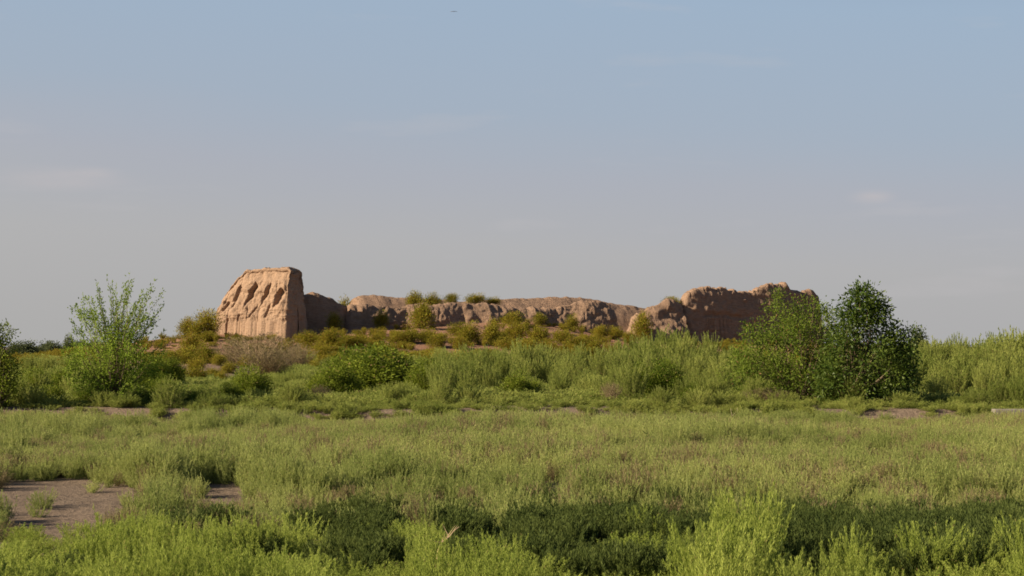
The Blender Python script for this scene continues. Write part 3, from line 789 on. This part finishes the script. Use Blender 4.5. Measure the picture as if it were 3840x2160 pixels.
# ------------------------------------------------------------------ verge clumps in front
n_v = 0
POCKETS = ((60, 330, 14.6), (1130, 1480, 15.6), (1700, 1800, 15.2), (1930, 2370, 14.9), (2480, 2640, 14.4), (2820, 3170, 14.5), (3330, 3480, 14.3), (3560, 3840, 15.6))
for row in range(12):
    Dq = 13.0 + row * .52
    px = -150.0 + row * 60
    while px < 4000:
        x = X_of(px, Dq) + float(rng.uniform(-.12, .12)); y = Dq + float(rng.uniform(-.28, .28))
        dens = float(vn(x * .55, y * .6, 4.0, 77)); gap = float(vn(x * .95, y * .75, 9.0, 78))
        left = float(sm(1500, 500, px))
        pk = any(a_ < 1920 + x / y * F < b_ and y > c_ for a_, b_, c_ in POCKETS)
        lim = 1.6 * pk - .30 + .85 * float(sm(15.0, 19.0, y)) - .45 * left * float(sm(15.0, 18, y))
        if gap > lim or (y < 18.8 and rng.uniform() < (.03 if pk else .12)):
            h = float(rng.uniform(.34, .80)) * (1 + .40 * dens) * (1 - .25 * float(sm(15.5, 18, y)))
            if any(a_ < 1920 + x / y * F < b_ for a_, b_, c_ in POCKETS): h *= .66
            w = float(rng.uniform(.5, .8)) * (1 + .2 * dens)
            zone = 'far fringe' if y > 16.4 else 'dense front'
            side = 'left third' if px < 1280 else 'middle' if px < 2560 else 'right third'
            vergep.put((x, y, Hs(x, y) - .02), float(rng.uniform(0, 6.28)), (w, w, h),
                       label=f'bright yellow-green weed clump in the {zone} of the lower edge growth, {side}', group=f'weed clumps in front, {zone}, {side}')
            n_v += 1
        px += float(rng.uniform(.8, 1.3)) * .50 / Dq * F
print('tamarisk', n_t, 'verge', n_v)

# ------------------------------------------------------------------ ground cover (uncountable)
def src(name, leaves, mat, stems=None):
    V, Fq, T = leaves if stems is None else join([leaves, stems + (np.full(len(stems[0]), .4),)])
    o = mesh_obj(name, V, Fq, mat, tint=T)
    COL.objects.unlink(o)
    return o
def scatter(name, label, pts, rots, scl, ids, sources):
    col = bpy.data.collections.new(name + '_plants')
    for s in sources: col.objects.link(s)
    me = bpy.data.meshes.new(name)
    me.vertices.add(len(pts)); me.vertices.foreach_set('co', np.asarray(pts, np.float32).ravel())
    a = me.attributes.new('rot', 'FLOAT_VECTOR', 'POINT'); a.data.foreach_set('vector', np.asarray(rots, np.float32).ravel())
    a = me.attributes.new('scl', 'FLOAT_VECTOR', 'POINT'); a.data.foreach_set('vector', np.asarray(scl, np.float32).ravel())
    a = me.attributes.new('pick', 'INT', 'POINT'); a.data.foreach_set('value', np.asarray(ids, np.int32))
    o = bpy.data.objects.new(name, me); COL.objects.link(o)
    g = bpy.data.node_groups.new(name, 'GeometryNodeTree')
    g.interface.new_socket('Geometry', in_out='INPUT', socket_type='NodeSocketGeometry')
    g.interface.new_socket('Geometry', in_out='OUTPUT', socket_type='NodeSocketGeometry')
    gi = g.nodes.new('NodeGroupInput'); go = g.nodes.new('NodeGroupOutput')
    ci = g.nodes.new('GeometryNodeCollectionInfo'); ci.inputs[0].default_value = col
    ci.inputs['Separate Children'].default_value = True; ci.inputs['Reset Children'].default_value = True
    ip = g.nodes.new('GeometryNodeInstanceOnPoints')
    def attr(nm, dt):
        n = g.nodes.new('GeometryNodeInputNamedAttribute'); n.data_type = dt; n.inputs[0].default_value = nm
        return [s for s in n.outputs if s.enabled and s.name == 'Attribute'][0]
    g.links.new(gi.outputs[0], ip.inputs['Points']); g.links.new(ci.outputs[0], ip.inputs['Instance'])
    ip.inputs['Pick Instance'].default_value = True
    g.links.new(attr('pick', 'INT'), ip.inputs['Instance Index'])
    g.links.new(attr('rot', 'FLOAT_VECTOR'), ip.inputs['Rotation']); g.links.new(attr('scl', 'FLOAT_VECTOR'), ip.inputs['Scale'])
    g.links.new(ip.outputs[0], go.inputs[0])
    m = o.modifiers.new('scatter', 'NODES'); m.node_group = g
    tag(o, label, None, None, 'stuff')
    return o
def tuft(seed, mat, nm, stems=46, per=22, leaf=.10, width=.014, dome=.5, up=.6, spread=.06, dry=.03, base=.4, **kw):
    lv, st = plume(R(seed), 1.0, .5, stems, per, leaf, width, t0=.1, up=up, dome=dome, spread=spread, dry=dry, base=base, stem_r=.008, K=4, **kw)
    return src(nm, lv, mat, st)

# bare patches of soil in the field (centre px, half sizes in px)
BARE = [(40, 1850, 200, 50), (190, 1960, 150, 55), (230, 1840, 330, 46), (330, 1900, 150, 40), (130, 1990, 120, 40), (790, 1825, 130, 14), (860, 1850, 110, 40), (700, 1880, 60, 12), (2090, 1835, 55, 30), (1620, 1806, 50, 12), (3310, 1722, 60, 20), (3520, 1850, 90, 26), (3180, 1940, 60, 30), (2380, 1960, 90, 30), (520, 1650, 30, 14),
        (3560, 1985, 70, 30), (2560, 2010, 75, 55), (1215, 1560, 140, 16), (640, 1570, 90, 14), (1640, 1570, 130, 12), (200, 1560, 150, 14), (3300, 1545, 260, 9), (2150, 1575, 180, 10)]
def bare_mask(px, py):
    m = np.ones_like(px)
    for cx, cy, rx, ry in BARE:
        q = ((px - cx) / rx) ** 2 + ((py - cy) / ry) ** 2 + .5 * vn(px / 40, py / 12, 0, 13)
        m = np.minimum(m, .08 + .92 * sm(.3, 1.5, q))
    return m
def field_points(n, y0, y1, seed, margin=1.25, pw=1.0):
    r = R(seed)
    y = y0 + (y1 - y0) * r.uniform(0, 1, n) ** pw
    hw = .30 * y * margin + 1.0
    x = r.uniform(-1, 1, n) * hw
    return r, x, y
# short field weeds between verge and bank
r, x, y = field_points(29000, 19.6, 49.4, 401, pw=.75)
z = H(x, y)
pxs = 1920 + x / y * F; pys = 1300 + (CAMH - z) / y * F
keep = r.uniform(0, 1, len(x)) < np.maximum(.10, bare_mask(pxs, pys)) * bare_mask(pxs, pys - .22 / y * F) * bare_mask(pxs, pys - .1 / y * F) * np.clip(.78 + .95 * fbm(x * .45, y * .35, 0, 3, 88), .12, 1) * (1 - .55 * sm(16, 20, y) * (1 - sm(20.5, 24, y)) * np.clip(.25 + np.any([(pxs > a_) & (pxs < b_) for a_, b_, c_ in POCKETS[1:]], axis=0), 0, 1) * sm(900, 1200, pxs))
x, y, z = x[keep], y[keep], z[keep]
big = np.clip(.55 + .5 * fbm(x * .22, y * .18, 0, 3, 99), .2, 1.1)
h = (.18 + .42 * big) * r.uniform(.55, 1.35, len(x)) * (1 - .6 * sm(43, 48.5, y)); w = (.28 + .22 * big) * r.uniform(.8, 1.3, len(x))
srcs = [tuft(500 + k, M_weed, 'weed', stems=26, per=62, leaf=.075, width=.0115, up=.72, spread=.035, dome=.3, jitter=.5) for k in range(5)] + [tuft(510, M_dry, 'tan_weed', stems=40, per=20, leaf=.11, width=.014, up=.6)]
scatter('field_weeds', 'grey-green weeds covering the open field', np.stack([x, y, z - .01], -1), np.stack([r.normal(0, .12, len(x)), r.normal(0, .12, len(x)), r.uniform(0, 6.28, len(x))], -1), np.stack([w, w, h], -1), np.where(fbm(x * .3, y * .3, 0, 3, 55) + r.normal(0, .18, len(x)) > .52, 5, r.integers(0, 5, len(x))), srcs)
# taller feathery clumps standing out of the field
r, x, y = field_points(9000, 20.5, 48.5, 411, pw=.8)
z = H(x, y); pxs = 1920 + x / y * F; pys = 1300 + (CAMH - z) / y * F
keep = ~((y < 24.5) & (pxs > 1050)) & (fbm(x * .28, y * .22, 0, 3, 123) + .6 * fbm(x * 1.3, y * 1.3, 0, 2, 124) > .26) & (bare_mask(pxs, pys) > .6) & (bare_mask(pxs, pys - .4 / y * F) > .6)
x, y, z = x[keep], y[keep], z[keep]; n = len(x)
h = r.uniform(.38, .78, n) * (1 - .35 * sm(42, 48, y)); w = r.uniform(.4, .7, n)
srcs = [tuft(550 + k, M_weed, 'tall_weed', stems=34, per=80, leaf=.06, width=.0095, up=.72, spread=.035, dome=.4, jitter=.4) for k in range(3)]
scatter('tall_field_weeds', 'taller feathery grey-green weeds standing in the open field', np.stack([x, y, z - .01], -1), np.stack([r.normal(0, .08, n), r.normal(0, .08, n), r.uniform(0, 6.28, n)], -1), np.stack([w, w, h], -1), r.integers(0, 3, n), srcs)
# low plants coloured dark to stand for shade just behind the verge
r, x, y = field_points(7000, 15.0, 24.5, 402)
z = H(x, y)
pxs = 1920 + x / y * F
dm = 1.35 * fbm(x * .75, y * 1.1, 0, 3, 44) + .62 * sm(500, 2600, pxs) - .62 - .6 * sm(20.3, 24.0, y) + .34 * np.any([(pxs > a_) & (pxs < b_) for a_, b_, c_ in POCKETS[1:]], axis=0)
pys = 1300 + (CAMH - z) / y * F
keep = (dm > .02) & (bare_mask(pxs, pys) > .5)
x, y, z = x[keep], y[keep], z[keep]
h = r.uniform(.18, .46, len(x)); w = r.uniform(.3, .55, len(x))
srcs = [tuft(520 + k, M_dark, 'dark_and_shade_weed', stems=34, per=60, leaf=.09, width=.018, up=.65) for k in range(3)]
scatter('shade_toned_undergrowth', 'low plants coloured dark to stand for shade in the hollow behind the front weeds', np.stack([x, y, z - .01], -1), np.stack([x * 0, x * 0, r.uniform(0, 6.28, len(x))], -1), np.stack([w, w, h], -1), r.integers(0, 3, len(x)), srcs)
# small growth between the verge clumps
r, x, y = field_points(2600, 12.5, 19.8, 403)
z = H(x, y); k_ = r.uniform(0, 1, len(x)) > .8 * sm(15.5, 18.5, y); x, y, z = x[k_], y[k_], z[k_]; h = r.uniform(.10, .26, len(x)); w = r.uniform(.3, .5, len(x))
srcs = [tuft(540 + k, M_fore, 'verge_growth', stems=30, per=60, leaf=.08, width=.013, up=.7) for k in range(3)]
scatter('verge_undergrowth', 'short bright weeds between the front clumps', np.stack([x, y, z - .01], -1), np.stack([r.normal(0, .1, len(x)), r.normal(0, .1, len(x)), r.uniform(0, 6.28, len(x))], -1), np.stack([w, w, h], -1), r.integers(0, 3, len(x)), srcs)
# undergrowth in and behind the tamarisk belt and on the mound
r, x, y = field_points(16000, 51.6, 128, 404, pw=1.2)
z = H(x, y); pxs = 1920 + x / y * F; pys = 1300 + (CAMH - z) / y * F
soil = (fbm(x * .12, y * .12, 0, 3, 61) > .12) & (y > 98)
bank = (y > 82) & (y < 100) & (np.abs(x + 17.5) < 5.5)
keep = ~soil & ~bank & (r.uniform(0, 1, len(x)) < np.where(y < 62, .45, .8))
x, y, z = x[keep], y[keep], z[keep]
h = r.uniform(.15, .5, len(x)) * np.where(y < 54, .6, 1.0); w = r.uniform(.6, 1.1, len(x)) * np.where(y < 54, .8, 1.3)
srcs = [tuft(560 + k, M_tam, 'belt_growth', stems=44, per=26, leaf=.11, width=.02, up=.7) for k in range(4)]
scatter('belt_undergrowth', 'green undergrowth between the tamarisk shrubs', np.stack([x, y, z - .02], -1), np.stack([x * 0, x * 0, r.uniform(0, 6.28, len(x))], -1), np.stack([w, w, h], -1), r.integers(0, 4, len(x)), srcs)
# weeds creeping over the bank edge, thinner where the earth shows
r = R(407); n = 1500
x = r.uniform(-19, 19, n); y = 51.4 + r.normal(.1, .75, n)
z = H(x, y); pxs = 1920 + x / y * F; pys = 1300 + (CAMH - z) / y * F
show = np.zeros(n)
for a_, b_ in ((40, 560), (620, 860), (1170, 1520), (1880, 2260), (3060, 3430)):
    show = np.maximum(show, sm(a_ - 30, a_ + 30, pxs) * (1 - sm(b_ - 30, b_ + 30, pxs)))
keep = r.uniform(0, 1, n) < np.clip(.60 + .8 * fbm(x * .5, y * 0, 0, 3, 17) - .55 * show, .03, 1)
x, y, z = x[keep], y[keep], z[keep]; n = len(x)
h = r.uniform(.10, .34, n); w = r.uniform(.3, .7, n)
scatter('bank_weeds', 'weeds and grass hanging over the earth bank', np.stack([x, y, z - .02], -1), np.stack([x * 0, x * 0, r.uniform(0, 6.28, n)], -1), np.stack([w, w, h], -1), r.integers(0, 4, n), srcs)
# dry scrub on the mound slope
r, x, y = field_points(6500, 96, 172, 405, margin=1.0)
z = H(x, y)
keep = (y < wallY(x) - 2.5) & (fbm(x * .2, y * .2, 0, 3, 71) > -.15) & (r.uniform(0, 1, len(x)) < .7)
x, y, z = x[keep], y[keep], z[keep]
h = r.uniform(.15, .75, len(x)) ** 1.2; w = r.uniform(.4, 1.2, len(x))
srcs = [tuft(580 + k, M_slope, 'slope_growth', stems=34, per=22, leaf=.13, width=.03, up=.5, dry=.12) for k in range(3)]
scatter('slope_undergrowth', 'dry yellowish scrub over the earth slope', np.stack([x, y, z - .02], -1), np.stack([x * 0, x * 0, r.uniform(0, 6.28, len(x))], -1), np.stack([w, w, h], -1), r.integers(0, 3, len(x)), srcs)

# ------------------------------------------------------------------ small things
def box_mesh(name, cx, cy, cz, lx, ly, lz, mat, rz, seed, label, cat):
    r = R(seed)
    nx_, = (24,)
    xs = np.linspace(-lx / 2, lx / 2, nx_)
    prof = np.array([[-ly / 2, -lz / 2], [-ly / 2, lz / 2 - .02], [-ly / 2 + .02, lz / 2], [ly / 2 - .02, lz / 2], [ly / 2, lz / 2 - .02], [ly / 2, -lz / 2]])
    V = np.array([[x_, p[0] + r.normal(0, .003), p[1] + r.normal(0, .002)] for x_ in xs for p in prof])
    k = len(prof)
    Fq = [[i * k + j, i * k + (j + 1) % k, (i + 1) * k + (j + 1) % k, (i + 1) * k + j] for i in range(nx_ - 1) for j in range(k)]
    e = (nx_ - 1) * k
    Fq += [[0, 1, 4, 5], [1, 2, 3, 4], [e + 5, e + 4, e + 1, e], [e + 4, e + 3, e + 2, e + 1]]
    o = mesh_obj(name, V, Fq, mat)
    o.location = (cx, cy, cz); o.rotation_euler = (0, 0, rz)
    return tag(o, label, cat)
Dq = 51.0
x0, x1 = X_of(3722, Dq), X_of(3990, Dq)
zt = Z_of(1534, Dq); zb = Hs(X_of(3800, Dq), Dq) - .15
box_mesh('concrete_slab', (x0 + x1) / 2, Dq, (zt + zb) / 2, x1 - x0, .5, zt - zb, flat_mat('pale_concrete', (.20, .175, .15)), math.radians(-1.5), 1, 'pale concrete slab edge at the right end of the bank', 'slab')

def stalk(name, pts, rad, mat, label, cat, twigs=0, seed=0):
    r = R(seed)
    P = np.array(pts, float)
    t = np.linspace(0, 1, 12); ti = np.linspace(0, 1, len(P))
    C = np.stack([np.interp(t, ti, P[:, k]) for k in range(3)], -1) + r.normal(0, rad * .5, (12, 3))
    ps = [tubes(C[None], (rad * (1.1 - .7 * t))[None])]
    for _ in range(twigs):
        k = r.integers(4, 11); b = C[k]; d = unit(np.array([r.normal(0, .6), r.normal(0, .6), abs(r.normal(.6, .4))]))
        tt = np.linspace(0, 1, 4)[:, None]
        ps.append(tubes((b + d * tt * r.uniform(.06, .2))[None], (rad * .5 * (1.1 - tt[:, 0]))[None]))
    ps = [p + (np.full(len(p[0]), .5),) for p in ps]
    V, Fq, T = join(ps)
    b = P[0].copy(); V = V - b
    o = mesh_obj(name, V, Fq, mat, tint=T); o.location = b
    return tag(o, label, cat)
def gp(px, py, D): 
    a = at(px, py, D); return (a[0], a[1], a[2])
D0 = 14.3
b = gp(1612, 2120, D0); b = (b[0], b[1], Hs(b[0], D0) - .02)
stalk('dead_stalk', [b, gp(1650, 2040, D0 + .1), gp(1722, 1975, D0 + .3)], .008, M_twig, 'pale dead stalk leaning right out of the front weeds', 'stalk', 7, 5)
D0 = 33.0
b = gp(2500, 1722, D0); b = (b[0], D0, Hs(b[0], D0))
stalk('dead_weed', [b, gp(2465, 1690, D0 + .2), gp(2412, 1615, D0 + .4)], .014, M_dark, 'dark slanting weed stem in the open field right of the middle', 'stalk', 16, 6)
D0 = 50.0
for px_, seed_, lab_ in ((2745, 7, 'pale forked stake standing in front of the dead brush, left one'), (2768, 8, 'short straw white stalk beside the forked stake')):
    b = gp(px_ + 6, 1560, D0); b = (b[0], D0, Hs(b[0], D0))
    stalk('dead_stalk', [b, gp(px_ - 4, 1530, D0)], .011, flat_mat('bleached_stalk', (.38, .32, .20)), lab_, 'stalk', 3, seed_)
# taller dark sprigs in the field
darkp = Maker([proto_plume(600 + k, 'dark_sprig', M_wild, M_wild, 'weed', stems=16, per=44, leaf=.11, width=.03, up=.5, spread=.05) for k in range(2)])
put_px(darkp, 1560, 1755, 90, base=1812, label='dark green sprig in the open field beside a strip of bare soil')
put_px(darkp, 2660, 1610, 110, base=1665, label='rounded dark weed in the field below the bright leafy bush')
put_px(darkp, 3290, 1655, 90, base=1700, label='dark weed above a small bare spot on the right of the field')
put_px(darkp, 2440, 1590, 90, base=1650, label='dark weed at the upper end of the slanting stem')
put_px(darkp, 3560, 1625, 80, base=1660, label='dark weed near the right end of the field')
put_px(darkp, 290, 1740, 90, base=1790, label='dark weed at the far rim of the large bare patch')

# a bird far off
bd = at(1702, 43, 260.0)
wing = np.array([[0, 0, 0], [.18, .10, .06], [.42, .16, .02], [.56, .10, -.05], [.40, .02, .01], [.16, -.08, .04]])
wv = np.concatenate([wing, wing * [1, 1, 1] - [0, 0, .02]])
bird = empty('flying_bird', bd); tag(bird, 'tiny bird gliding high in the sky above the middle', 'bird')
for sgn in (1, -1):
    V = wv * [sgn, 1, 1]
    Fq = [[0, 1, 4, 5], [1, 2, 3, 4], [6, 11, 10, 7], [7, 10, 9, 8], [0, 6, 7, 1], [1, 7, 8, 2], [2, 8, 9, 3], [3, 9, 10, 4], [4, 10, 11, 5], [5, 11, 6, 0]]
    mesh_obj('wing', V, Fq, M_bark, bird)
tt = np.linspace(0, 1, 9)
mesh_obj('body', *tubes(np.stack([0 * tt, -.28 + .56 * tt, 0 * tt], -1)[None], (.075 * np.sin(math.pi * np.clip(tt, .03, .97)) ** .6)[None]), M_bark, bird, smooth=True)

S.cycles.filter_width = 1.7
# prototypes never placed go away
for mk in (tam, slope, wild, dryb, vergep, farp, darkp):
    for p_, u_ in zip(mk.p, mk.used):
        if not u_:
            for ch in list(p_.children): bpy.data.objects.remove(ch)
            bpy.data.objects.remove(p_)
